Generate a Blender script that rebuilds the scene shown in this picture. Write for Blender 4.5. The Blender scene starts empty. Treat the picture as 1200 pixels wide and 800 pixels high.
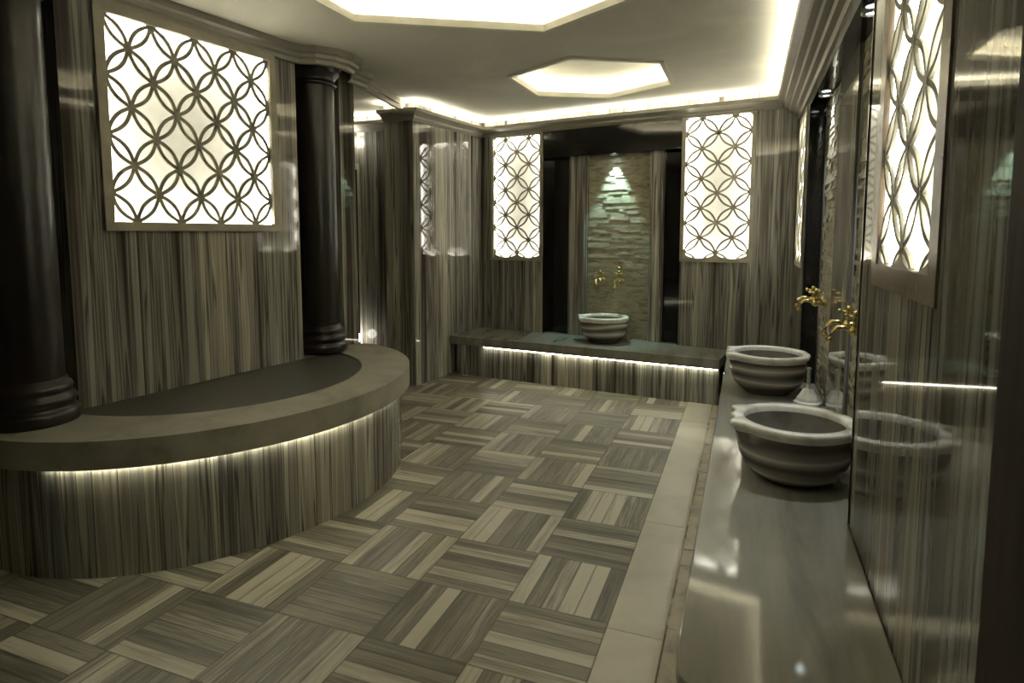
import bpy, math, random
from mathutils import Vector, geometry
random.seed(7)
C = bpy.context.scene
col = C.collection
PI = math.pi
CEIL = 2.85

# ------------------------------------------------------------------ materials
class NT:
    def __init__(s, name):
        s.m = bpy.data.materials.new(name); s.m.use_nodes = True
        s.t = s.m.node_tree; s.n = s.t.nodes; s.l = s.t.links
        s.b = s.n['Principled BSDF']
    def new(s, typ, **kw):
        x = s.n.new(typ)
        for k, v in kw.items(): setattr(x, k, v)
        return x
    def put(s, sock, v):
        if hasattr(v, 'is_output') or hasattr(v, 'links'): s.l.new(v, sock)
        else: sock.default_value = v
    def math(s, op, a, b=0.0, c=0.0):
        x = s.new('ShaderNodeMath', operation=op)
        s.put(x.inputs[0], a); s.put(x.inputs[1], b); s.put(x.inputs[2], c)
        return x.outputs[0]
    def comb(s, a, b, c):
        x = s.new('ShaderNodeCombineXYZ')
        s.put(x.inputs[0], a); s.put(x.inputs[1], b); s.put(x.inputs[2], c)
        return x.outputs[0]
    def noise(s, vec, scale, detail=3, rough=.5, dist=0):
        x = s.new('ShaderNodeTexNoise'); s.l.new(vec, x.inputs['Vector'])
        x.inputs['Scale'].default_value = scale; x.inputs['Detail'].default_value = detail
        x.inputs['Roughness'].default_value = rough; x.inputs['Distortion'].default_value = dist
        return x.outputs['Fac']
    def white(s, vec):
        x = s.new('ShaderNodeTexWhiteNoise', noise_dimensions='3D'); s.l.new(vec, x.inputs['Vector'])
        return x.outputs['Value']
    def ramp(s, fac, stops, interp='LINEAR'):
        x = s.new('ShaderNodeValToRGB'); s.l.new(fac, x.inputs[0]); r = x.color_ramp
        r.interpolation = interp
        while len(r.elements) < len(stops): r.elements.new(.5)
        for e, (p, c) in zip(r.elements, stops):
            e.position = p; e.color = (c[0], c[1], c[2], 1)
        return x.outputs[0]
    def mix(s, f, a, b, mode='MIX'):
        x = s.new('ShaderNodeMix', data_type='RGBA', blend_type=mode)
        s.put(x.inputs[0], f); s.put(x.inputs[6], a); s.put(x.inputs[7], b)
        return x.outputs[2]
    def setb(s, **kw):
        for k, v in kw.items(): s.put(s.b.inputs[k.replace('_', ' ')], v)
        return s.m
    def uv(s):
        x = s.new('ShaderNodeUVMap'); y = s.new('ShaderNodeSeparateXYZ')
        s.l.new(x.outputs[0], y.inputs[0]); return y.outputs[0], y.outputs[1]
    def obj(s):
        return s.new('ShaderNodeTexCoord').outputs['Object']
    def pos(s):
        x = s.new('ShaderNodeNewGeometry'); y = s.new('ShaderNodeSeparateXYZ')
        s.l.new(x.outputs['Position'], y.inputs[0]); return x.outputs['Position'], y.outputs

def striped(name, slab=.62, k=1.0, rough=.045, seed=0.0, fs=1.0, ior=1.42):
    t = NT(name); u, v = t.uv()
    sid = t.math('FLOOR', t.math('DIVIDE', u, slab))
    r = t.white(t.comb(sid, seed, 3.1))
    uo = t.math('ADD', u, t.math('MULTIPLY', r, 9.0))
    vec = t.comb(uo, t.math('MULTIPLY', v, .02), seed)
    a = t.noise(vec, 3.6*fs, 1.0, .5)
    b = t.noise(vec, 10.5*fs, 2, .6)
    c = t.noise(vec, 42.0*fs, 2, .6)
    f = t.math('ADD', t.math('MULTIPLY', a, .62), t.math('MULTIPLY', b, .62))
    f = t.math('ADD', f, t.math('MULTIPLY', t.math('SUBTRACT', c, .5), .16))
    f = t.math('ADD', t.math('MULTIPLY', f, 1.3), -.306)
    c0 = t.ramp(f, [(.28, (.035*k, .028*k, .023*k)), (.38, (.12*k, .107*k, .089*k)), (.43, (.23*k, .225*k, .195*k)),
                   (.452, (.060*k, .050*k, .042*k)), (.50, (.235*k, .238*k, .215*k)), (.56, (.30*k, .285*k, .235*k)), (.58, (.085*k, .072*k, .058*k)),
                   (.615, (.44*k, .42*k, .345*k)), (.69, (.25*k, .225*k, .18*k)), (.78, (.52*k, .50*k, .42*k))])
    # fine joint between slabs
    fr = t.math('FRACT', t.math('DIVIDE', u, slab))
    j = t.math('LESS_THAN', fr, .006)
    col_ = t.mix(j, c0, (.015, .013, .01, 1))
    return t.setb(Base_Color=col_, Roughness=rough, IOR=ior)

def floor_mat():
    t = NT('basketweave marble floor'); _, o = t.pos()
    M = .415
    ux = t.math('DIVIDE', t.math('ADD', o[0], .471 + 20*.43), .43)
    uy = t.math('DIVIDE', t.math('ADD', o[1], -2.315 + 20*M), M)
    ix = t.math('FLOOR', ux); iy = t.math('FLOOR', uy)
    fx = t.math('FRACT', ux); fy = t.math('FRACT', uy)
    par = t.math('MODULO', t.math('ADD', t.math('ADD', ix, iy), 0.0), 2.0)   # 0 / 1
    par = t.math('GREATER_THAN', par, .5)
    # p: coordinate across the slats, q: along them
    p = t.math('ADD', t.math('MULTIPLY', fx, par), t.math('MULTIPLY', fy, t.math('SUBTRACT', 1.0, par)))
    q = t.math('ADD', t.math('MULTIPLY', fy, par), t.math('MULTIPLY', fx, t.math('SUBTRACT', 1.0, par)))
    rnd = t.white(t.comb(ix, iy, 5.0))
    nb = 6.0
    bi = t.math('FLOOR', t.math('MULTIPLY', p, nb)); bf = t.math('FRACT', t.math('MULTIPLY', p, nb))
    rb = t.white(t.comb(t.math('ADD', ix, t.math('MULTIPLY', bi, .37)), iy, 9.0))
    vec = t.comb(t.math('ADD', p, t.math('MULTIPLY', rb, 7.0)), t.math('MULTIPLY', q, .05), rnd)
    n = t.noise(vec, 7.0, 3, .65)
    n2 = t.noise(vec, 38.0, 3, .6)
    f = t.math('ADD', t.math('MULTIPLY', rb, .50), t.math('MULTIPLY', n, .50))
    f = t.math('ADD', f, t.math('MULTIPLY', n2, .36))
    c0 = t.ramp(f, [(.37, (.055, .050, .038)), (.5, (.13, .122, .092)), (.60, (.20, .19, .145)),
                   (.67, (.10, .092, .07)), (.78, (.26, .245, .19)), (.90, (.42, .40, .32))])
    e1 = t.math('LESS_THAN', t.math('MINIMUM', bf, t.math('SUBTRACT', 1.0, bf)), .045)
    e2 = t.math('LESS_THAN', t.math('MINIMUM', q, t.math('SUBTRACT', 1.0, q)), .012)
    c1 = t.mix(t.math('MULTIPLY', t.math('MAXIMUM', e1, e2), .6), c0, (.03, .028, .02, 1))
    bump = t.new('ShaderNodeBump'); bump.inputs['Strength'].default_value = .5; bump.inputs['Distance'].default_value = .006
    t.l.new(f, bump.inputs['Height'])
    t.l.new(bump.outputs[0], t.b.inputs['Normal'])
    return t.setb(Base_Color=c1, Roughness=.42, IOR=1.4)

def stone(name, base, vein, scale=3.0, rough=.3, stretch=(1, 1, 1), bump=0, spec=None):
    t = NT(name)
    mp = t.new('ShaderNodeMapping'); t.l.new(t.obj(), mp.inputs[0]); mp.inputs['Scale'].default_value = stretch
    n = t.noise(mp.outputs[0], scale, 5, .6, .6)
    c = t.ramp(n, [(.3, vein), (.5, base), (.7, tuple(min(1, x*1.18) for x in base))])
    if bump:
        b = t.new('ShaderNodeBump'); b.inputs['Strength'].default_value = bump; b.inputs['Distance'].default_value = .01
        n3 = t.noise(mp.outputs[0], scale*14, 4, .6); t.l.new(n3, b.inputs['Height']); t.l.new(b.outputs[0], t.b.inputs['Normal'])
    t.setb(Base_Color=c, Roughness=rough)
    if spec: t.b.inputs['IOR'].default_value = spec
    return t.m

def swirl(name):
    t = NT(name); o = t.obj()
    mp = t.new('ShaderNodeMapping'); t.l.new(o, mp.inputs[0]); mp.inputs['Scale'].default_value = (1.0, 1.0, 6.0)
    mp.inputs['Rotation'].default_value = (.14, .16, 0)
    w = t.new('ShaderNodeTexWave', wave_type='BANDS', bands_direction='Z')
    t.l.new(mp.outputs[0], w.inputs['Vector']); w.inputs['Scale'].default_value = .62
    w.inputs['Distortion'].default_value = 7.5; w.inputs['Detail'].default_value = 3; w.inputs['Detail Scale'].default_value = .9
    c = t.ramp(w.outputs['Fac'], [(.05, (.085, .07, .06)), (.35, (.17, .15, .13)), (.6, (.24, .22, .19)), (.88, (.34, .315, .28)), (1, (.55, .52, .47))])
    return t.setb(Base_Color=c, Roughness=.18)

def plain(name, c, rough=.5, metal=0, emit=None, strength=0):
    t = NT(name); nn = t.noise(t.obj(), 9.0, 3)
    cc = t.ramp(nn, [(.3, tuple(x*.93 for x in c)), (.7, tuple(min(1, x*1.05) for x in c))])
    t.setb(Base_Color=cc, Roughness=rough, Metallic=float(metal))
    if emit:
        t.b.inputs['Emission Color'].default_value = (*emit, 1); t.b.inputs['Emission Strength'].default_value = strength
    return t.m

M = dict(
    wall=striped('vein cut striped marble'),
    wallr=striped('broad striped polished marble', slab=.8, k=.85, seed=6.0, fs=.55, ior=1.36),
    wall2=striped('narrow striped marble cladding', slab=.45, k=1.05, seed=4.0),
    pier=striped('striped marble pier', slab=.3, k=1.15, seed=8.0),
    floor=floor_mat(),
    border=stone('pale cream marble border', (.40, .38, .30), (.33, .31, .25), 2.5, .3),
    gutter=stone('small marble strip tiles', (.34, .31, .24), (.20, .18, .14), 9, .35),
    rim=stone('beige grey marble rim', (.30, .29, .235), (.21, .20, .165), 4.5, .38, (1, 1, 1)),
    bench=stone('polished grey marble slab', (.24, .235, .20), (.16, .155, .13), 2.2, .06, (2.6, .35, 1), spec=1.3),
    granite=stone('dark polished granite', (.060, .058, .050), (.045, .043, .037), 30, .4),
    black=stone('black marble', (.010, .009, .008), (.004, .004, .004), 5, .07),
    column=stone('very dark brown marble', (.013, .010, .008), (.005, .004, .003), 7, .3),
    pierdark=stone('matt brown marble', (.030, .022, .016), (.010, .008, .006), 5, .6, (4, 4, .3), spec=1.2),
    brick=stone('split face stone', (.36, .33, .235), (.17, .15, .105), 9, .8, (1, 1, 3.5), bump=.7),
    basin=swirl('swirled grey marble'),
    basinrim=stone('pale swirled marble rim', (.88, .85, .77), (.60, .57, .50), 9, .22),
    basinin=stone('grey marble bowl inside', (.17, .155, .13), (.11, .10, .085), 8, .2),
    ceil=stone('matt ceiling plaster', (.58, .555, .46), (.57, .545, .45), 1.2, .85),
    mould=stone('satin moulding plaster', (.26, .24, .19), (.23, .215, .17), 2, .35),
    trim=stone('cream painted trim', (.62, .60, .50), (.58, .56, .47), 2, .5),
    lattice=stone('carved stone lattice', (.25, .24, .18), (.19, .18, .135), 7, .5),
    frame=stone('beige stone frame', (.30, .275, .21), (.23, .21, .16), 5, .35),
    bronze=stone('brown stone frame', (.17, .13, .09), (.12, .09, .065), 5, .25),
    diffuser=plain('white diffuser', (.88, .87, .82), .6),
    gold=plain('polished gold brass', (.66, .54, .24), .2, 1),
    steel=plain('brushed steel ring', (.6, .6, .58), .3, 1),
    door_gap=plain('dark doorway shade', (.012, .011, .010), .3),  # near-black colour stands in for the shade inside the doorway
)
WARM = (1.0, .90, .62)
def emitter(name, c, s): return plain(name, (.8, .8, .8), .6, 0, c, s)
M['cove'] = emitter('cove led', (1.0, .95, .77), 52)
M['hexled'] = emitter('hexagon led', (1.0, .94, .76), 38)
M['panelled'] = emitter('panel led', (1.0, .96, .84), 19)
M['strip'] = emitter('bench led', (1.0, .95, .72), 18)
M['lamp'] = emitter('lamp globe', (1.0, .95, .85), 14)
M['spot'] = emitter('spot lens', (.85, 1.0, .95), 25)

# ------------------------------------------------------------------ mesh helpers
class MB:
    def __init__(s): s.v = []; s.f = []; s.uv = []; s.sm = []
    def face(s, pts, uv=None, smooth=False):
        i = len(s.v); s.v += [tuple(p) for p in pts]; s.f.append(tuple(range(i, i+len(pts)))); s.sm.append(smooth)
        if uv is None:
            a, b, c = Vector(pts[0]), Vector(pts[1]), Vector(pts[2]); n = (b-a).cross(c-a)
            if n.length: n.normalize()
            if abs(n.z) > .7: uv = [(p[0], p[1]) for p in pts]
            else:
                h = math.hypot(n.x, n.y) or 1; tx, ty = -n.y/h, n.x/h
                uv = [(p[0]*tx+p[1]*ty+20, p[2]) for p in pts]
        s.uv.append(uv); return s
    def prism(s, poly, z0, z1, holes=()):           # extruded ground polygon
        allp = [Vector((p[0], p[1], 0)) for p in poly]
        loops = [allp]+[[Vector((p[0], p[1], 0)) for p in h] for h in holes]
        flat = [p for l in loops for p in l]
        for tri in geometry.tessellate_polygon(loops):
            a, b, c = (flat[i] for i in tri)
            if (b-a).cross(c-a).z < 0: b, c = c, b
            s.face([(a.x, a.y, z1), (b.x, b.y, z1), (c.x, c.y, z1)])
            s.face([(a.x, a.y, z0), (c.x, c.y, z0), (b.x, b.y, z0)])
        for l in loops:
            u = 0
            for i in range(len(l)):
                a, b = l[i], l[(i+1) % len(l)]; d = (b-a).length
                s.face([(a.x, a.y, z0), (b.x, b.y, z0), (b.x, b.y, z1), (a.x, a.y, z1)],
                       [(u, z0), (u+d, z0), (u+d, z1), (u, z1)]); u += d
        return s
    def box(s, x0, y0, z0, x1, y1, z1): return s.prism([(x0, y0), (x1, y0), (x1, y1), (x0, y1)], z0, z1)
    def lathe(s, prof, cx, cy, n=48, rf=None, smooth=True, sx=1, sy=1):
        ring = []
        for (r, z) in prof:
            ring.append([(cx+(r if rf is None else rf(r, z, 2*PI*k/n))*math.cos(2*PI*k/n)*sx,
                          cy+(r if rf is None else rf(r, z, 2*PI*k/n))*math.sin(2*PI*k/n)*sy, z) for k in range(n)])
        for i in range(len(ring)-1):
            for k in range(n):
                k2 = (k+1) % n
                s.face([ring[i][k], ring[i][k2], ring[i+1][k2], ring[i+1][k]], smooth=smooth)
        return s
    def tube(s, pts, rad, n=10, cap=True):
        pts = [Vector(p) for p in pts]; rr = rad if isinstance(rad, (list, tuple)) else [rad]*len(pts); rings = []
        for i, p in enumerate(pts):
            d = (pts[min(i+1, len(pts)-1)]-pts[max(i-1, 0)]).normalized()
            a = d.cross(Vector((0, 0, 1)) if abs(d.z) < .9 else Vector((1, 0, 0))).normalized(); b = d.cross(a)
            rings.append([p+(a*math.cos(2*PI*k/n)+b*math.sin(2*PI*k/n))*rr[i] for k in range(n)])
        for i in range(len(rings)-1):
            for k in range(n): s.face([rings[i][k], rings[i][(k+1) % n], rings[i+1][(k+1) % n], rings[i+1][k]], smooth=True)
        if cap: s.face(rings[0][::-1]); s.face(rings[-1])
        return s
    def ball(s, c, r, n=14, sz=1):
        m = n//2
        prof = [(max(r*math.sin(PI*i/m), 1e-4), c[2]-r*sz*math.cos(PI*i/m)) for i in range(m+1)]
        return s.lathe(prof, c[0], c[1], n)
    def build(s, name, mat, parent=None, bevel=0, weld=True):
        me = bpy.data.meshes.new(name); me.from_pydata(s.v, [], s.f)
        ul = me.uv_layers.new(name='UVMap'); k = 0
        for u in s.uv:
            for q in u: ul.data[k].uv = q; k += 1
        for p, q in zip(me.polygons, s.sm): p.use_smooth = q
        me.materials.append(mat)
        import bmesh
        if weld:
            bm = bmesh.new(); bm.from_mesh(me); bmesh.ops.remove_doubles(bm, verts=bm.verts, dist=1e-5)
            bmesh.ops.recalc_face_normals(bm, faces=bm.faces); bm.to_mesh(me); bm.free()
        o = bpy.data.objects.new(name, me); col.objects.link(o)
        if bevel:
            b = o.modifiers.new('bevel', 'BEVEL'); b.width = bevel; b.segments = 2; b.limit_method = 'ANGLE'
        if parent is not None:
            o.parent = parent; o.location = -Vector(parent.location) if parent.rotation_euler.z == 0 else (0, 0, 0)
        return o

def tag(o, label=None, cat=None, group=None, kind=None):
    if label: o['label'] = label
    if cat: o['category'] = cat
    if group: o['group'] = group
    if kind: o['kind'] = kind
    return o
def thing(name, label, cat, loc=(0, 0, 0), group=None):
    o = bpy.data.objects.new(name, None); col.objects.link(o); o.location = loc
    o.empty_display_size = .1
    return tag(o, label, cat, group)
def struct(name, mb, mat, label=None, cat=None, bevel=0):
    o = mb.build(name, mat, bevel=bevel); return tag(o, label, cat, kind='structure')
def copy_tree(o, parent=None):
    c = o.copy(); col.objects.link(c)
    if parent is not None: c.parent = parent
    for ch in list(o.children): copy_tree(ch, c)
    return c

class Frame:        # a vertical plane: u along, d towards the room, z up
    def __init__(s, p, q):
        s.p = Vector((p[0], p[1], 0)); d = Vector((q[0]-p[0], q[1]-p[1], 0)); s.L = d.length; s.t = d/s.L
        s.n = Vector((s.t.y, -s.t.x, 0))
    def at(s, u, d, z):
        r = s.p+s.t*u+s.n*d; return (r.x, r.y, z)
    def xy(s, u, d):
        r = s.p+s.t*u+s.n*d; return (r.x, r.y)
    def box(s, mb, u0, u1, d0, d1, z0, z1):
        return mb.prism([s.xy(u0, d0), s.xy(u1, d0), s.xy(u1, d1), s.xy(u0, d1)], z0, z1)

def wall(name, F, z0, z1, opens=(), thick=.16, mat=None, u0=0, u1=None, label=None):
    u1 = F.L if u1 is None else u1
    us = sorted({u0, u1, *[o[0] for o in opens], *[o[1] for o in opens]})
    zs = sorted({z0, z1, *[o[2] for o in opens], *[o[3] for o in opens]})
    mb = MB()
    def solid(i, k):
        if i < 0 or k < 0 or i >= len(us)-1 or k >= len(zs)-1: return False
        uc, zc = (us[i]+us[i+1])/2, (zs[k]+zs[k+1])/2
        return not any(o[0] < uc < o[1] and o[2] < zc < o[3] for o in opens)
    for i in range(len(us)-1):
        for k in range(len(zs)-1):
            if not solid(i, k): continue
            a, b, c, e = us[i], us[i+1], zs[k], zs[k+1]
            mb.face([F.at(a, 0, c), F.at(b, 0, c), F.at(b, 0, e), F.at(a, 0, e)], [(a+.3, c), (b+.3, c), (b+.3, e), (a+.3, e)])
            mb.face([F.at(a, -thick, c), F.at(b, -thick, c), F.at(b, -thick, e), F.at(a, -thick, e)][::-1])
            if not solid(i-1, k): mb.face([F.at(a, 0, c), F.at(a, 0, e), F.at(a, -thick, e), F.at(a, -thick, c)])
            if not solid(i+1, k): mb.face([F.at(b, 0, c), F.at(b, -thick, c), F.at(b, -thick, e), F.at(b, 0, e)])
            if not solid(i, k-1): mb.face([F.at(a, 0, c), F.at(a, -thick, c), F.at(b, -thick, c), F.at(b, 0, c)])
            if not solid(i, k+1): mb.face([F.at(a, 0, e), F.at(b, 0, e), F.at(b, -thick, e), F.at(a, -thick, e)])
    return struct(name, mb, mat or M['wall'], label)

def sweep(mb, pts, prof, offs=None):    # moulding along a ground polyline, profile = (offset towards the room, z)
    n = len(pts); V = [Vector((p[0], p[1])) for p in pts]; nor = []
    for i in range(n-1):
        d = (V[i+1]-V[i]).normalized(); nor.append(Vector((d.y, -d.x)))
    m = []
    for i in range(n):
        a = nor[max(i-1, 0)]; b = nor[min(i, n-2)]; s_ = a+b; m.append(s_/(s_.dot(a)))
    P = []
    for i in range(n):
        k = 1 if offs is None else offs[i]
        P.append([(V[i].x+m[i].x*o*k, V[i].y+m[i].y*o*k, z) for o, z in prof])
    for i in range(n-1):
        for j in range(len(prof)-1):
            mb.face([P[i][j], P[i+1][j], P[i+1][j+1], P[i][j+1]])
    return mb

def lattice_panel(F, u0, u1, z0, z1, nu, nz, label, group=None, scallop=False, depth=.10, w=.016, fw=.05, phase=0,
                  fmat='frame', led=1.0, fz1=None, off=0, bulge=.145, fd=.022):
    """pierced stone lattice over a shallow light box set in the wall"""
    px, pz = (u1-u0)/nu, (z1-z0)/nz
    t = thing('lattice_light_panel', label, 'wall light', F.at((u0+u1)/2, 0, z0), group)
    fr = MB(); top = (z1+fw) if fz1 is None else fz1
    for a in ((u0-fw, u1+fw, z0-fw, z0), (u0-fw, u1+fw, z1, top), (u0-fw, u0, z0, z1), (u1, u1+fw, z0, z1)):
        if a[3] > a[2]: F.box(fr, a[0], a[1], -.012, fd, a[2], a[3])
    fr.build('frame', M[fmat], t, bevel=.004)
    la = MB(); N = 14; d0, d1 = -.012, -.002; zo = z0+off*pz/2; hp, hz = px/2, pz/2
    def inside(p): return u0 < p[0] < u1 and z0 < p[1] < z1
    for i in range(-1, 2*int(math.ceil(nu))+2):
        for j in range(-2, 2*int(math.ceil(nz))+3):
            if (i+j+phase) % 2: continue
            A = (u0+i*hp, zo+j*hz)
            for dj in (1, -1):                       # petal from this node to the diagonal neighbour
                B = (A[0]+hp, A[1]+dj*hz); dx, dz = B[0]-A[0], B[1]-A[1]; Ln = math.hypot(dx, dz)
                tx, tz = dx/Ln, dz/Ln; nx, nz_ = -tz, tx
                for sg in (1, -1):
                    def pt(s_, off_):
                        h = bulge*Ln*4*s_*(1-s_)*(.75+s_*(1-s_))
                        return (A[0]+dx*s_+nx*(sg*h+off_), A[1]+dz*s_+nz_*(sg*h+off_))
                    for k in range(N):
                        s0, s1 = k/N, (k+1)/N
                        if not inside(pt((s0+s1)/2, 0)): continue
                        a, b, c, e_ = pt(s0, -w/2), pt(s0, w/2), pt(s1, w/2), pt(s1, -w/2)
                        f = lambda p, d: F.at(p[0], d, p[1])
                        la.face([f(a, d1), f(b, d1), f(c, d1), f(e_, d1)]); la.face([f(a, d0), f(e_, d0), f(c, d0), f(b, d0)])
                        la.face([f(a, d0), f(a, d1), f(e_, d1), f(e_, d0)]); la.face([f(b, d1), f(b, d0), f(c, d0), f(c, d1)])
            if u0-.001 <= A[0] <= u1+.001 and z0-.001 <= A[1] <= z1+.001:     # boss where four petals meet
                r = w*1.05; pts = [(min(max(A[0]+r*math.cos(PI*k/4), u0), u1), min(max(A[1]+r*math.sin(PI*k/4), z0), z1)) for k in range(8)]
                la.face([F.at(a, .001, b) for a, b in pts])
                for k in range(8):
                    a, b = pts[k], pts[(k+1) % 8]
                    la.face([F.at(a[0], .001, a[1]), F.at(a[0], d0, a[1]), F.at(b[0], d0, b[1]), F.at(b[0], .001, b[1])])
    la.build('lattice', M['lattice'], t, weld=False)
    if scallop:     # two rounded lobes at the bottom and small corner pieces at the top
        sc = MB(); h = off*pz/2; lobes = int(nu); n = 16
        y = lambda x: h*(1-math.sqrt(max(0, 1-(2*x-1)**2)))+.002
        P = [F.xy(0, 0)]
        bot = [(u0, z0-.002)]+[(u0+(k+m/n)*px, z0+y(m/n)) for k in range(lobes) for m in range(n+(k == lobes-1))]+[(u1, z0-.002)]
        for (a, b) in zip(bot[1:-1], bot[2:-1]):
            for d in (-.014, .001):
                sc.face([F.at(a[0], d, z0-.002), F.at(b[0], d, z0-.002), F.at(b[0], d, b[1]), F.at(a[0], d, a[1])])
            sc.face([F.at(a[0], -.014, a[1]), F.at(a[0], .001, a[1]), F.at(b[0], .001, b[1]), F.at(b[0], -.014, b[1])])
        sc.build('scalloped_edge', M['frame'], t)
        for sg in (0, 1):
            cp = MB(); q = [(0, 0)]+[(.04-.04*math.sin(PI/2*k/8), .04-.04*math.cos(PI/2*k/8)) for k in range(9)]
            q = [((u0+a) if sg == 0 else (u1-a), z1-b) for a, b in q]
            for d in (-.014, .001): cp.face([F.at(a, d, b) for a, b in q])
            cp.build('corner_piece', M['frame'], t)
    bk = MB(); e = .022
    F.box(bk, u0-e, u1+e, -depth-.012, -depth, z0-e, z1+e)
    bk.build('light_box', M['diffuser'], t)
    ld = MB()
    for a in ((u0-e, u0-e+.010, z0, z1), (u1+e-.010, u1+e, z0, z1), (u0, u1, z0-e, z0-e+.010), (u0, u1, z1+e-.010, z1+e)):
        F.box(ld, a[0], a[1], -depth+.006, -.018, a[2], a[3])
    ld.build('led_strip', M['panelled'] if led == 1.0 else led, t)
    sd = MB()        # sides of the box, outside the strips
    for a in ((u0-e-.008, u0-e, z0-e, z1+e), (u1+e, u1+e+.008, z0-e, z1+e), (u0-e, u1+e, z0-e-.008, z0-e), (u0-e, u1+e, z1+e, z1+e+.008)):
        F.box(sd, a[0], a[1], -depth, -.014, a[2], a[3])
    sd.build('box_side', M['diffuser'], t)
    return t

# ------------------------------------------------------------------ the room
BL, BR = (-2.95, 6.72), (.4, 6.15)
FB = Frame(BL, BR)                                   # back wall
FL = Frame((-3.2, 2.13), (-3.03, 3.41))              # left wall with the large light
FR = Frame((.4, 6.15), (.4, -1.2))                   # right wall, u grows towards the camera
fr_ = lambda y: 6.15-y

fl = MB(); fl.face([(-5.2, -1.4, 0), (1, -1.4, 0), (1, 7.2, 0), (-5.2, 7.2, 0)])
fl.prism([(-5.2, -1.4), (1, -1.4), (1, 7.2), (-5.2, 7.2)], -.1, -.004)
struct('floor', fl, M['floor'], 'basketweave striped marble floor')
bd = MB()
y = 2.28-.97*4
while y < 6.2:
    bd.box(-.468, y+.0015, 0, -.252, min(y+.97, 6.3)-.0015, .004); y += .97
struct('trim_1', bd, M['border'], 'pale cream marble border strip along the floor beside the right bench')
gt = MB(); y = 0; random.seed(3)
while y < 5.7:
    l = random.choice([.10, .16, .22, .34]); w0 = random.uniform(0, .006)
    gt.box(-.248+w0, y+.002, 0, -.150, y+l-.002, .003+random.uniform(0, .003)); y += l
struct('trim_2', gt, M['gutter'], 'row of narrow small marble tiles at the foot of the right bench')

def hexa(c, R, rot=PI/2): return [(c[0]+R*math.cos(rot+k*PI/3), c[1]+R*math.sin(rot+k*PI/3)) for k in range(6)]
H1, R1 = (-1.25, 2.67), 1.20
H2, R2 = (-1.26, 5.20), .72
cl = MB().prism([(-5.2, -1.4), (1, -1.4), (1, 7.2), (-5.2, 7.2)], CEIL, CEIL+.025, [hexa(H1, R1), hexa(H2, R2)])
ceil = struct('ceiling', cl, M['ceil'], 'matt plaster ceiling with two hexagonal lit recesses')
for k, (c, R) in enumerate(((H1, R1), (H2, R2))):
    rc = MB(); o, zt = hexa(c, R+.16), CEIL+.15
    for i in range(6):
        a, b = o[i], o[(i+1) % 6]; rc.face([(*a, CEIL+.02), (*b, CEIL+.02), (*b, zt), (*a, zt)])
    rc.face([(*p, zt) for p in o]); rc.prism(o, zt+.002, zt+.02)
    r_ = rc.build('recess', M['ceil'], ceil, weld=False)
    tr = MB(); tr.prism(hexa(c, R+.012), CEIL-.016, CEIL+.028, [hexa(c, R-.03)])
    
    tr.build('recess_trim', M['trim'], ceil)
    ls = MB(); ls.prism(hexa(c, R+.10), CEIL+.03, CEIL+.045, [hexa(c, R+.075)])
    ls.build('cove_light', M['hexled'], ceil)

# walls
NZ = 2.5
lb, rb_ = (.175, .785, 1.29, 2.655), (2.395, 3.005, 1.32, 2.675)
e = .032
wall('wall_back', FB, 0, CEIL, [(lb[0]-e, lb[1]+e-.001, lb[2]-e, lb[3]+e), (.818, 2.361, .44, 2.70), (rb_[0]-e+.001, rb_[1]+e, rb_[2]-e, rb_[3]+e)],
     label='striped marble back wall')
y0n, y1n = 1.68, 2.30        # near lattice on right wall
ln = (fr_(y1n), fr_(y0n), 1.455, 2.50)
lf = (fr_(5.95), fr_(5.35), 1.33, 2.50)
wall('wall_right', FR, 0, CEIL, [(ln[0]-e, ln[1]+e, ln[2]-e, ln[3]+e), (lf[0]-e, lf[1]+e, lf[2]-e, lf[3]+e), (fr_(5.05), fr_(2.58), .44, NZ)],
     mat=M['wallr'], label='polished striped marble wall on the right')
ll = (.203, 1.245, 1.62, 2.705)
wall('wall_left', FL, 0, CEIL, [(ll[0]-e, ll[1]+e, ll[2]-e, ll[3]+e)], u0=-.02, u1=1.48, label='striped marble wall behind the round platform')
wall('wall_left_near', Frame((-3.52, -1.3), (-3.52, 2.12)), 0, CEIL, label='striped marble wall behind the near column')
wall('wall_left_column', Frame((-3.36, 3.55), (-3.36, 4.2)), 0, CEIL, thick=.06, label='striped marble behind the far column')
pl = MB(); pl.box(-3.42, 4.16, 0, -3.055, 4.36, CEIL)
struct('wall_left_pier', pl, M['pier'], 'pale striped marble pier beside the far column')
wall('wall_alcove_right', Frame((-3.47, 5.46), (-3.14, 5.46)), 0, CEIL, mat=M['wall2'])
wall('wall_alcove_side', Frame((-3.47, 5.90), (-3.47, 5.47)), 0, CEIL, mat=M['wall2'], thick=.1)
FA = Frame((-4.9, 5.9), (-3.47, 5.9))
wall('wall_alcove', FA, 0, CEIL, [(.66, .80, 0, 2.28)], mat=M['wall2'], label='striped marble wall of the side passage')
wall('wall_alcove_left', Frame((-4.9, 4.2), (-4.9, 5.9)), 0, CEIL, mat=M['wall2'])
wall('wall_alcove_near', Frame((-3.42, 4.36), (-4.9, 4.36)), 0, CEIL, mat=M['wall2'], thick=.1)
wall('wall_block', Frame((-3.14, 5.46), (-3.05, 6.2)), 0, CEIL, mat=M['pier'], thick=.12, label='pale glossy striped marble pier left of the back bench')
wall('wall_back_left', Frame((-3.05, 6.2), (-2.95, 6.72)), 0, CEIL, thick=.12)
wall('wall_rear', Frame((.4, -1.2), (-3.6, -1.2)), 0, CEIL, thick=.1)
# dark pier at the right edge of the frame
dp = MB(); dp.box(.365, -1.0, 0, .4, 1.13, CEIL)
struct('wall_right_pier', dp, M['pierdark'], 'dark brown marble pier at the right edge')
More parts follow.
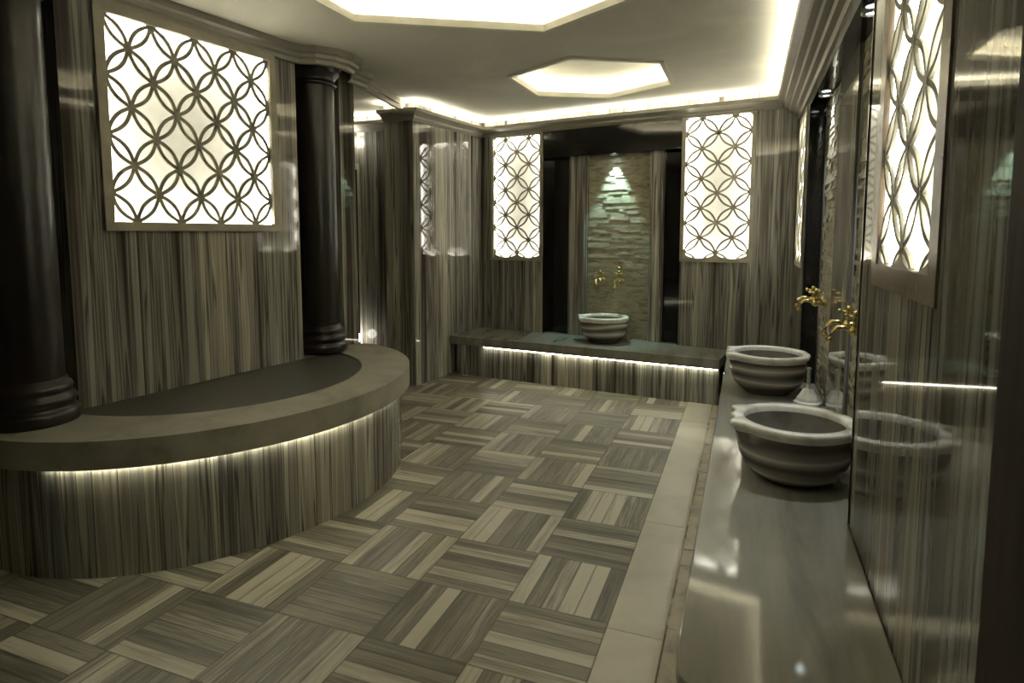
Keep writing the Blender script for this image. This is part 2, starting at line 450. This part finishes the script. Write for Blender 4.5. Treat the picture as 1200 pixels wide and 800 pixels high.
# doorway in the passage, its dark gap a near-black sheet painted as shade
dm = MB(); FA.box(dm, .66, .80, -.10, -.06, .0, 2.28)
d = struct('door_gap_1', dm, M['door_gap'], 'near-black sheet for the shade in the narrow doorway gap in the side passage')
dj = MB(); FA.box(dj, .60, .66, -.02, .02, 0, 2.34); FA.box(dj, .80, .83, -.02, .02, 0, 2.34); FA.box(dj, .66, .80, -.02, .02, 2.28, 2.34)
dj.build('door_frame', M['trim'], d)

# cornices
run = [(-3.47, 5.46), (-3.14, 5.46), (-3.05, 6.2), BL, BR]
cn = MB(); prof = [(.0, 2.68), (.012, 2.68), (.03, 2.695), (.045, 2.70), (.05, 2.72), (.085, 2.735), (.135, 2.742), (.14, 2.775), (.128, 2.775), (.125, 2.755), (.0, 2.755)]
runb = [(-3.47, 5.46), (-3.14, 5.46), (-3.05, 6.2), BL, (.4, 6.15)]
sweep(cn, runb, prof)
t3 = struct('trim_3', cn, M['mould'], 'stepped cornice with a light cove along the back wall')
cs = MB(); sweep(cs, [(-3.47, 5.46), (-3.14, 5.46), (-3.05, 6.2), BL, (.4, 6.15)], [(.075, 2.757), (.105, 2.757), (.105, 2.768), (.075, 2.768), (.075, 2.757)])
cs.build('cove_light', M['cove'], t3)
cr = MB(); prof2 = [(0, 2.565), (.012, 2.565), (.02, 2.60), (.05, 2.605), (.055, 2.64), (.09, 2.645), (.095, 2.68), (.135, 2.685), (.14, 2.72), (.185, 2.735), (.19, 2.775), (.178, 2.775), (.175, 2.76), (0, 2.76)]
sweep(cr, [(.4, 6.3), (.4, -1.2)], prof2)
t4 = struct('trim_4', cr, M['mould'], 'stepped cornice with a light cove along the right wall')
cs = MB(); sweep(cs, [(.4, 6.0), (.4, -1.2)], [(.12, 2.762), (.15, 2.762), (.15, 2.773), (.12, 2.773), (.12, 2.762)])
cs.build('cove_light', M['cove'], t4)
# slim moulding on the left wall, round the far column and over the passage
sm = MB(); prof3 = [(0, 2.74), (.02, 2.745), (.025, 2.77), (.05, 2.78), (.055, 2.80), (.08, 2.81), (.085, CEIL)]
A0 = FL.xy(-.02, 0); A1 = FL.xy(1.36, 0)
ring = [(-3.05+.27*math.cos(a), 3.87+.27*math.sin(a)) for a in [math.radians(x) for x in (-75, -50, -25, 0, 25, 50)]]
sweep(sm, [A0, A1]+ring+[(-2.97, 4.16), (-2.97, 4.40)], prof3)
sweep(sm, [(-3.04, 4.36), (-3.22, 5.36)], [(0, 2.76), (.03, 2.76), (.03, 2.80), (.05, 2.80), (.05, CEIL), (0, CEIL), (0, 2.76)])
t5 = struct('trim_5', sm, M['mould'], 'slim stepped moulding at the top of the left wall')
am = MB(); sweep(am, [(-4.88, 5.9), (-3.47, 5.9)], prof)
t6 = struct('trim_6', am, M['mould'], 'lit cornice inside the side passage')
cs = MB(); sweep(cs, [(-4.88, 5.9), (-3.5, 5.9)], [(.075, 2.757), (.105, 2.757), (.105, 2.768), (.075, 2.768), (.075, 2.757)])
cs.build('cove_light', M['cove'], t6)

# ------------------------------------------------------------------ lattice light panels
M['bigled'] = emitter('large panel led', (1.0, .96, .82), 21)
lattice_panel(FL, *ll, 4, 3.5, 'large square lit lattice panel on the left wall above the round platform', phase=1, w=.021, fw=.05, led=M['bigled'])
G = 'tall lattice lights'; kw = dict(group=G, scallop=True, phase=0, w=.018, off=.42, depth=.085)
lattice_panel(FB, *lb, 2, 4.8, 'narrow tall lit lattice panel left of the back niche', fw=.034, **kw)
lattice_panel(FB, *rb_, 2, 4.75, 'narrow tall lit lattice panel right of the back niche', fw=.034, **kw)
lattice_panel(FR, *ln, 2, 3.75, 'bright lit lattice panel on the right wall nearest the camera', fw=.07, fd=.006, fmat='bronze', **kw)
lattice_panel(FR, *lf, 2, 4.1, 'lit lattice panel seen edge-on at the far end of the right wall', fw=.04, fd=.006, **kw)

# ------------------------------------------------------------------ niches
def bricks(F, u0, u1, d0, z0, z1, seed):
    random.seed(seed); mb = MB(); z = z0
    F.box(mb, u0, u1, d0-.012, d0, z0, z1)
    while z < z1-.004:
        h = min(random.choice([.020, .024, .028, .034]), z1-z); u = u0
        while u < u1-.002:
            l = min(random.uniform(.07, .26), u1-u)
            if u1-u-l < .04: l = u1-u
            F.box(mb, u+.001, u+l-.001, d0, d0+random.choice([.004, .006, .010, .014]), z+.001, z+h-.001); u += l
        z += h
    return mb
def niche(F, u0, u1, z0, z1, lining, bars, bricksets, name_lab, zb):
    t = thing('wall_niche', name_lab, 'niche', F.at((u0+u1)/2, 0, z0))
    mb = MB(); D = .13
    F.box(mb, u0, u1, -D-.03, -D, z0, z1)
    F.box(mb, u0, u0+.012, -D, .004, z0, z1); F.box(mb, u1-.012, u1, -D, .004, z0, z1)
    F.box(mb, u0+.012, u1-.012, -D, .002, zb+.01, z1)
    mb.build('lining', M['black'], t)
    for (a, b, d) in bars:
        m2 = MB(); F.box(m2, a, b, -D, -D+d, z0, zb+.01)
        if b-a > .1:
            F.box(m2, a+.02, b-.02, -D+d, -D+d+.012, z0, zb+.01)
        m2.build('pilaster', M['pier'], t)
    for k, (a, b) in enumerate(bricksets):
        bricks(F, a, b, -D+.012, z0, zb+.01, 11+k).build('stone_panel', M['brick'], t, weld=False)
    return t
niche(FB, .819, 2.360, .442, 2.698, None, [(1.105, 1.322, .07), (2.022, 2.155, .07)], [(1.324, 2.02)],
      'black marble niche in the back wall with a split stone panel', 2.385)
niche(FR, fr_(5.048), fr_(2.582), .442, NZ-.002, None, [(fr_(5.02), fr_(4.94), .03), (fr_(4.2), fr_(3.5), .03)],
      [(fr_(4.93), fr_(4.21)), (fr_(3.49), fr_(2.60))], 'dark marble niche along the right wall behind two basins', NZ-.02)

# ------------------------------------------------------------------ round platform on the left
pc = (-3.15, 2.97); NA = 96
FLn = FL
def ell(a, b, n=NA, a0=-100, a1=100, c=pc):
    return [(c[0]+a*math.cos(math.radians(a0+(a1-a0)*k/n)), c[1]+b*math.sin(math.radians(a0+(a1-a0)*k/n))) for k in range(n+1)]
plat = thing('round_platform', 'curved marble platform against the left wall with a dark granite middle', 'platform', (-2.9, 2.9, 0))
outer = ell(1.16, 1.33, a0=-108, a1=77)
full = [(p, (Vector((p[0], p[1], 0))-FL.p).dot(FL.n)) for p in ell(.87, .93, n=240, a0=-180, a1=180)[:-1]]
arc = [p for p, dd in full if dd > .004]
wp = lambda p: FL.xy((Vector((p[0], p[1], 0))-FL.p).dot(FL.t), .001)
slab = outer+[(-2.95, 4.25), (-3.028, 4.155), (-3.355, 4.155), (-3.355, 3.615), FL.xy(1.485, 0), wp(arc[-1])]+arc[::-1]+[wp(arc[0]), FL.xy(-.025, .001), (-3.23, 2.09), (-3.5, 2.09), (-3.5, 1.74)]
mb = MB().prism(slab, .525, .655)
mb.build('rim_slab', M['rim'], plat)
MB().prism(arc+[wp(arc[-1]), wp(arc[0])], .56, .648).build('granite_top', M['granite'], plat)
po = ell(1.10, 1.27, a0=-107, a1=76)
pn = MB(); u = 0
for k in range(len(po)-1):
    a, b = po[k], po[k+1]; L = math.hypot(b[0]-a[0], b[1]-a[1])
    pn.face([(*a, 0), (*b, 0), (*b, .525), (*a, .525)], [(u, 0), (u+L, 0), (u+L, .525), (u, .525)], True)
    a2, b2 = [(pc[0]+(p[0]-pc[0])*.97, pc[1]+(p[1]-pc[1])*.97) for p in (a, b)]
    pn.face([(*b2, 0), (*a2, 0), (*a2, .525), (*b2, .525)], smooth=True); u += L
pn.build('curved_panel', M['wall2'], plat)
lp = ell(1.118, 1.288, a0=-76, a1=34); lq = ell(1.106, 1.276, a0=-76, a1=34)
MB().prism(lp+lq[::-1], .512, .524).build('led_strip', M['strip'], plat)

# ------------------------------------------------------------------ columns
def column(cx, cy, label, r=.145):
    t = thing('marble_column', label, 'column', (cx, cy, .655), 'dark marble columns')
    z = .655; top = CEIL-.005
    MB().lathe([(.001, z), (.195, z), (.2, z+.02), (.2, z+.05), (.19, z+.065), (.178, z+.07), (.182, z+.09), (.192, z+.105), (.185, z+.125), (.168, z+.135),
                (.17, z+.15), (.176, z+.165), (.168, z+.182), (.155, z+.19), (.152, z+.21), (.001, z+.21)], cx, cy).build('base', M['column'], t)
    MB().lathe([(r, z+.205), (r, top-.19)], cx, cy, 64).build('shaft', M['column'], t)
    MB().lathe([(.001, top-.2), (r+.004, top-.2), (r+.022, top-.185), (r+.004, top-.17), (r+.01, top-.14), (r+.035, top-.11), (r+.04, top-.10), (r+.042, top-.075), (r+.066, top-.05),
                (r+.072, top-.03), (r+.072, top), (.001, top)], cx, cy).build('capital', M['column'], t)
    return t
column(-3.20, 1.88, 'thick dark marble column at the left edge, nearest the camera')
column(-3.07, 3.88, 'dark marble column between the large lattice light and the passage')

# ------------------------------------------------------------------ benches
FF = (-2.91, 6.04), (-.20, 5.72)
bb = thing('marble_bench', 'low striped marble bench running along the back wall under the niche', 'bench', (-1.5, 6.0, 0))
Fb = Frame(*FF)
sl = MB().prism([Fb.xy(-.13, 0), Fb.xy(Fb.L, 0), (-.146, 6.10), (-.146, 6.243), BL, (-3.045, 6.205), (-3.06, 6.08)], .345, .44)
sl.build('top_slab', M['bench'], bb, bevel=.006)
fp = MB(); Fb.box(fp, -.09, Fb.L-.01, -.10, -.06, 0, .345); fp.build('front_panel', M['wall2'], bb)
ls = MB(); Fb.box(ls, .27, Fb.L-.02, -.052, -.035, .331, .344); ls.build('led_strip', M['strip'], bb)
ns = MB(); ns.prism([FB.xy(.832, -.128), FB.xy(2.347, -.128), FB.xy(2.347, .02), FB.xy(.832, .02)], .40, .4405)
ns.build('niche_sill', M['bench'], bb)
sb = thing('marble_bench', 'polished grey marble bench along the right wall carrying two basins', 'bench', (.12, 3.6, 0))
top = [(-.143, 6.22), (-.143, 1.62), (-.128, 1.52), (-.085, 1.475), (.10, 1.27), (.398, 1.0), (.398, 2.60), (.515, 2.60), (.515, 5.03), (.398, 5.03), (.398, 6.14)]
MB().prism(top, .36, .441).build('top_slab', M['bench'], sb, bevel=.006)
bs = [(-.10, 6.0), (-.10, 1.64), (-.04, 1.52), (.15, 1.31), (.395, 1.09), (.395, 6.0)]
MB().prism(bs, 0, .36).build('base', M['wall2'], sb)

# ------------------------------------------------------------------ basins
def ear(th):
    s = 0
    for c0, g_ in ((PI, 1), (0, .25)):
        d = (th-c0+PI) % (2*PI)-PI
        s += g_*.165*math.exp(-((abs(d)-.46)/.14)**2)+g_*.05*math.exp(-(d/.08)**2)
    return s
def make_basin(cx, cy, z, label, rot=0, R=.258, group='round marble wash basins'):
    t = thing('wash_basin', label, 'basin', (cx, cy, z), group)
    S = R/.255
    rf = lambda r, zz, th: r*(1+ear(th-rot)*max(0, min(1, (zz-z-.17*S)/(.05*S)))*1.0)
    prof = [(.001, 0), (.58, 0), (.625, .010), (.73, .03), (.84, .062), (.915, .105), (.95, .15), (.96, .19), (.94, .205), (.93, .222)]
    MB().lathe([(r*R, z+h*S) for r, h in prof], cx, cy, 72, rf).build('bowl', M['basin'], t)
    rim = [(.93, .222), (.96, .236), (1.005, .245), (1.015, .254), (1.01, .265), (.99, .27), (.86, .27), (.835, .262), (.83, .24)]
    MB().lathe([(r*R, z+h*S) for r, h in rim], cx, cy, 96,
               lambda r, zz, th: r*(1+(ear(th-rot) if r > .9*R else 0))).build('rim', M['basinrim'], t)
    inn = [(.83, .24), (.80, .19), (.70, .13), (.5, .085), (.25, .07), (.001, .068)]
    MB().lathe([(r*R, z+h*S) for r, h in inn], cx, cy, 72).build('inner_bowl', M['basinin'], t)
    MB().lathe([(.001, z+.0715*S), (.022, z+.0715*S), (.026, z+.068*S)], cx, cy, 20).build('drain', M['gold'], t)
    return t
make_basin(.228, 3.03, .442, 'grey marble basin on the right bench, nearest the camera')
make_basin(.165, 4.68, .442, 'grey marble basin on the right bench behind the nearest one', R=.265)
make_basin(-1.37, 6.28, .442, 'grey marble basin on the back bench in front of the niche', rot=.3, R=.25)
# small pale piece behind the far right basin
ms = thing('marble_stand', 'small pale marble stand with flared foot between the two right-hand basins', 'stand', (.405, 4.39, .442))
b_ = MB(); b_.lathe([(.001, .442), (.085, .442), (.088, .458), (.072, .466), (.068, .482), (.032, .54), (.014, .55), (.012, .575), (.001, .575)], .405, 4.39, 8, smooth=False)
b_.build('foot', M['basinrim'], ms)
MB().lathe([(.001, .57), (.011, .57), (.011, .675), (.018, .68), (.001, .69)], .405, 4.39, 12).build('stem', M['trim'], ms)

# ------------------------------------------------------------------ taps
def make_tap(F, u, d, z, label, group, s=1.0):
    o = F.at(u, d, z); t = thing('brass_tap', label, 'tap', o, group)
    P = lambda a, b, c: F.at(u+a*s, d+b*s, z+c*s)
    MB().tube([P(0, 0, 0), P(0, .006, 0), P(0, .012, 0)], [.026*s, .024*s, .014*s], 16).build('flange', M['gold'], t)
    MB().tube([P(0, .01, 0), P(0, .03, 0), P(0, .045, 0), P(0, .06, 0)], [.011*s, .016*s, .018*s, .012*s], 12).ball(P(0, .055, 0), .02*s).build('body', M['gold'], t)
    MB().tube([P(0, .055, 0), P(0, .085, .012), P(0, .11, .012), P(0, .13, -.002), P(0, .137, -.028), P(0, .137, -.045)],
              [.011*s, .010*s, .009*s, .009*s, .010*s, .013*s], 12).build('spout', M['gold'], t)
    h = MB().tube([P(0, .05, .012), P(0, .05, .035), P(0, .05, .05), P(0, .05, .06)], [.010*s, .008*s, .013*s, .006*s], 12)
    for k in range(4):
        a = k*PI/2+.5
        h.tube([P(0, .05, .055), P(.034*math.cos(a), .05+.034*math.sin(a), .057)], .005*s, 8)
        h.ball(P(.036*math.cos(a), .05+.036*math.sin(a), .057), .009*s, 10)
    h.ball(P(0, .05, .07), .011*s, 10)
    h.build('handle', M['gold'], t)
    return t
dB = -.13+.03
make_tap(FB, 1.50, dB, 1.06, 'left gold tap above the back basin', 'gold taps of the back niche', 1.4)
make_tap(FB, 1.71, dB, 1.06, 'right gold tap above the back basin', 'gold taps of the back niche', 1.4)
kv = thing('shower_valve', 'small gold valve knob above the two back taps', 'tap', FB.at(1.70, dB, 1.20))
MB().tube([FB.at(1.70, dB, 1.20), FB.at(1.70, dB+.03, 1.20)], [.024, .014], 14).build('flange', M['gold'], kv)
MB().ball(FB.at(1.70, dB+.045, 1.20), .022).build('knob', M['gold'], kv)
make_tap(FR, fr_(3.14), dB, 1.14, 'gold tap over the near basin, the one farther from the camera', 'gold taps of the near basin', 1.12)
make_tap(FR, fr_(2.95), dB, 1.14, 'gold tap over the near basin, the one closer to the camera', 'gold taps of the near basin', 1.12)
make_tap(FR, fr_(4.72), dB, 1.10, 'gold tap over the second basin, the one farther from the camera', 'gold taps of the second basin', 1.2)
make_tap(FR, fr_(4.50), dB, 1.10, 'gold tap over the second basin, the one closer to the camera', 'gold taps of the second basin', 1.2)

# ------------------------------------------------------------------ spotlights and lamps
def spot(x, y, z, label, power, color, ang=55, tilt=None):
    t = thing('spotlight', label, 'spotlight', (x, y, z), 'recessed spotlights')
    MB().lathe([(.028, z-.001), (.045, z-.001), (.045, z-.008), (.03, z-.012), (.028, z-.004)], x, y, 28).build('ring', M['steel'], t)
    MB().lathe([(.001, z-.003), (.028, z-.003)], x, y, 24).build('lens', M['spot'], t)
    L = bpy.data.lights.new('spot_beam', 'SPOT'); L.energy = power; L.color = color; L.spot_size = math.radians(ang); L.spot_blend = .6; L.shadow_soft_size = .02
    o = bpy.data.objects.new('spot_beam', L); col.objects.link(o); o.parent = t; o.location = (0, 0, -.02)
    if tilt: o.rotation_euler = tilt
sx, sy = FB.xy(1.634, -.03)
spot(sx, sy, 2.39, 'spotlight in the head of the back niche', 75, (.62, 1.0, .92), 60, (math.radians(5), 0, 0))
spot(.46, 4.67, NZ-.02, 'spotlight in the right niche over the second basin', 40, (.88, .96, 1), 78)
spot(.46, 3.03, NZ-.02, 'spotlight in the right niche over the near basin', 40, (.88, .96, 1), 78)

wl = thing('wall_lamp', 'wall lamp with two white globes in the side passage', 'lamp', FA.at(.77, .02, 2.66))
MB().tube([FA.at(.77, 0, 2.66), FA.at(.77, .06, 2.66)], .02).build('bracket', M['steel'], wl)
g = MB().ball(FA.at(.77, .10, 2.72), .055); g.build('globe', M['lamp'], wl)
g = MB().ball(FA.at(.77, .10, 2.58), .055); g.build('globe', M['lamp'], wl)
fg = thing('floor_lamp', 'small lamp with one white globe on a post in the side passage', 'lamp', (-4.06, 5.75, 0))
MB().lathe([(.001, 0), (.09, 0), (.09, .015), (.015, .03), (.012, .36), (.001, .36)], -4.06, 5.75, 20).build('post', M['steel'], fg)
MB().ball((-4.06, 5.75, .40), .055).build('globe', M['lamp'], fg)

# ------------------------------------------------------------------ world, camera, view
W = bpy.data.worlds.new('World'); C.world = W; W.use_nodes = True
W.node_tree.nodes['Background'].inputs[0].default_value = (.02, .02, .018, 1)
cam = bpy.data.cameras.new('Camera'); co = bpy.data.objects.new('Camera', cam); col.objects.link(co)
co.location = (0, 0, 1.55)
co.rotation_euler = (math.radians(90-5.2375), 0, math.radians(20.8935))
cam.sensor_width = 36; cam.lens = 36*720/1200; cam.shift_y = -(400-341)/1200; cam.clip_start = .02
C.camera = co
C.view_settings.view_transform = 'Standard'; C.view_settings.look = 'None'; C.view_settings.gamma = 1
C.view_settings.use_curve_mapping = False; C.view_settings.exposure = 0.08
try:
    C.cycles.use_denoising = True; C.cycles.max_bounces = 10; C.cycles.diffuse_bounces = 5
    C.cycles.sample_clamp_indirect = 6
except Exception: pass
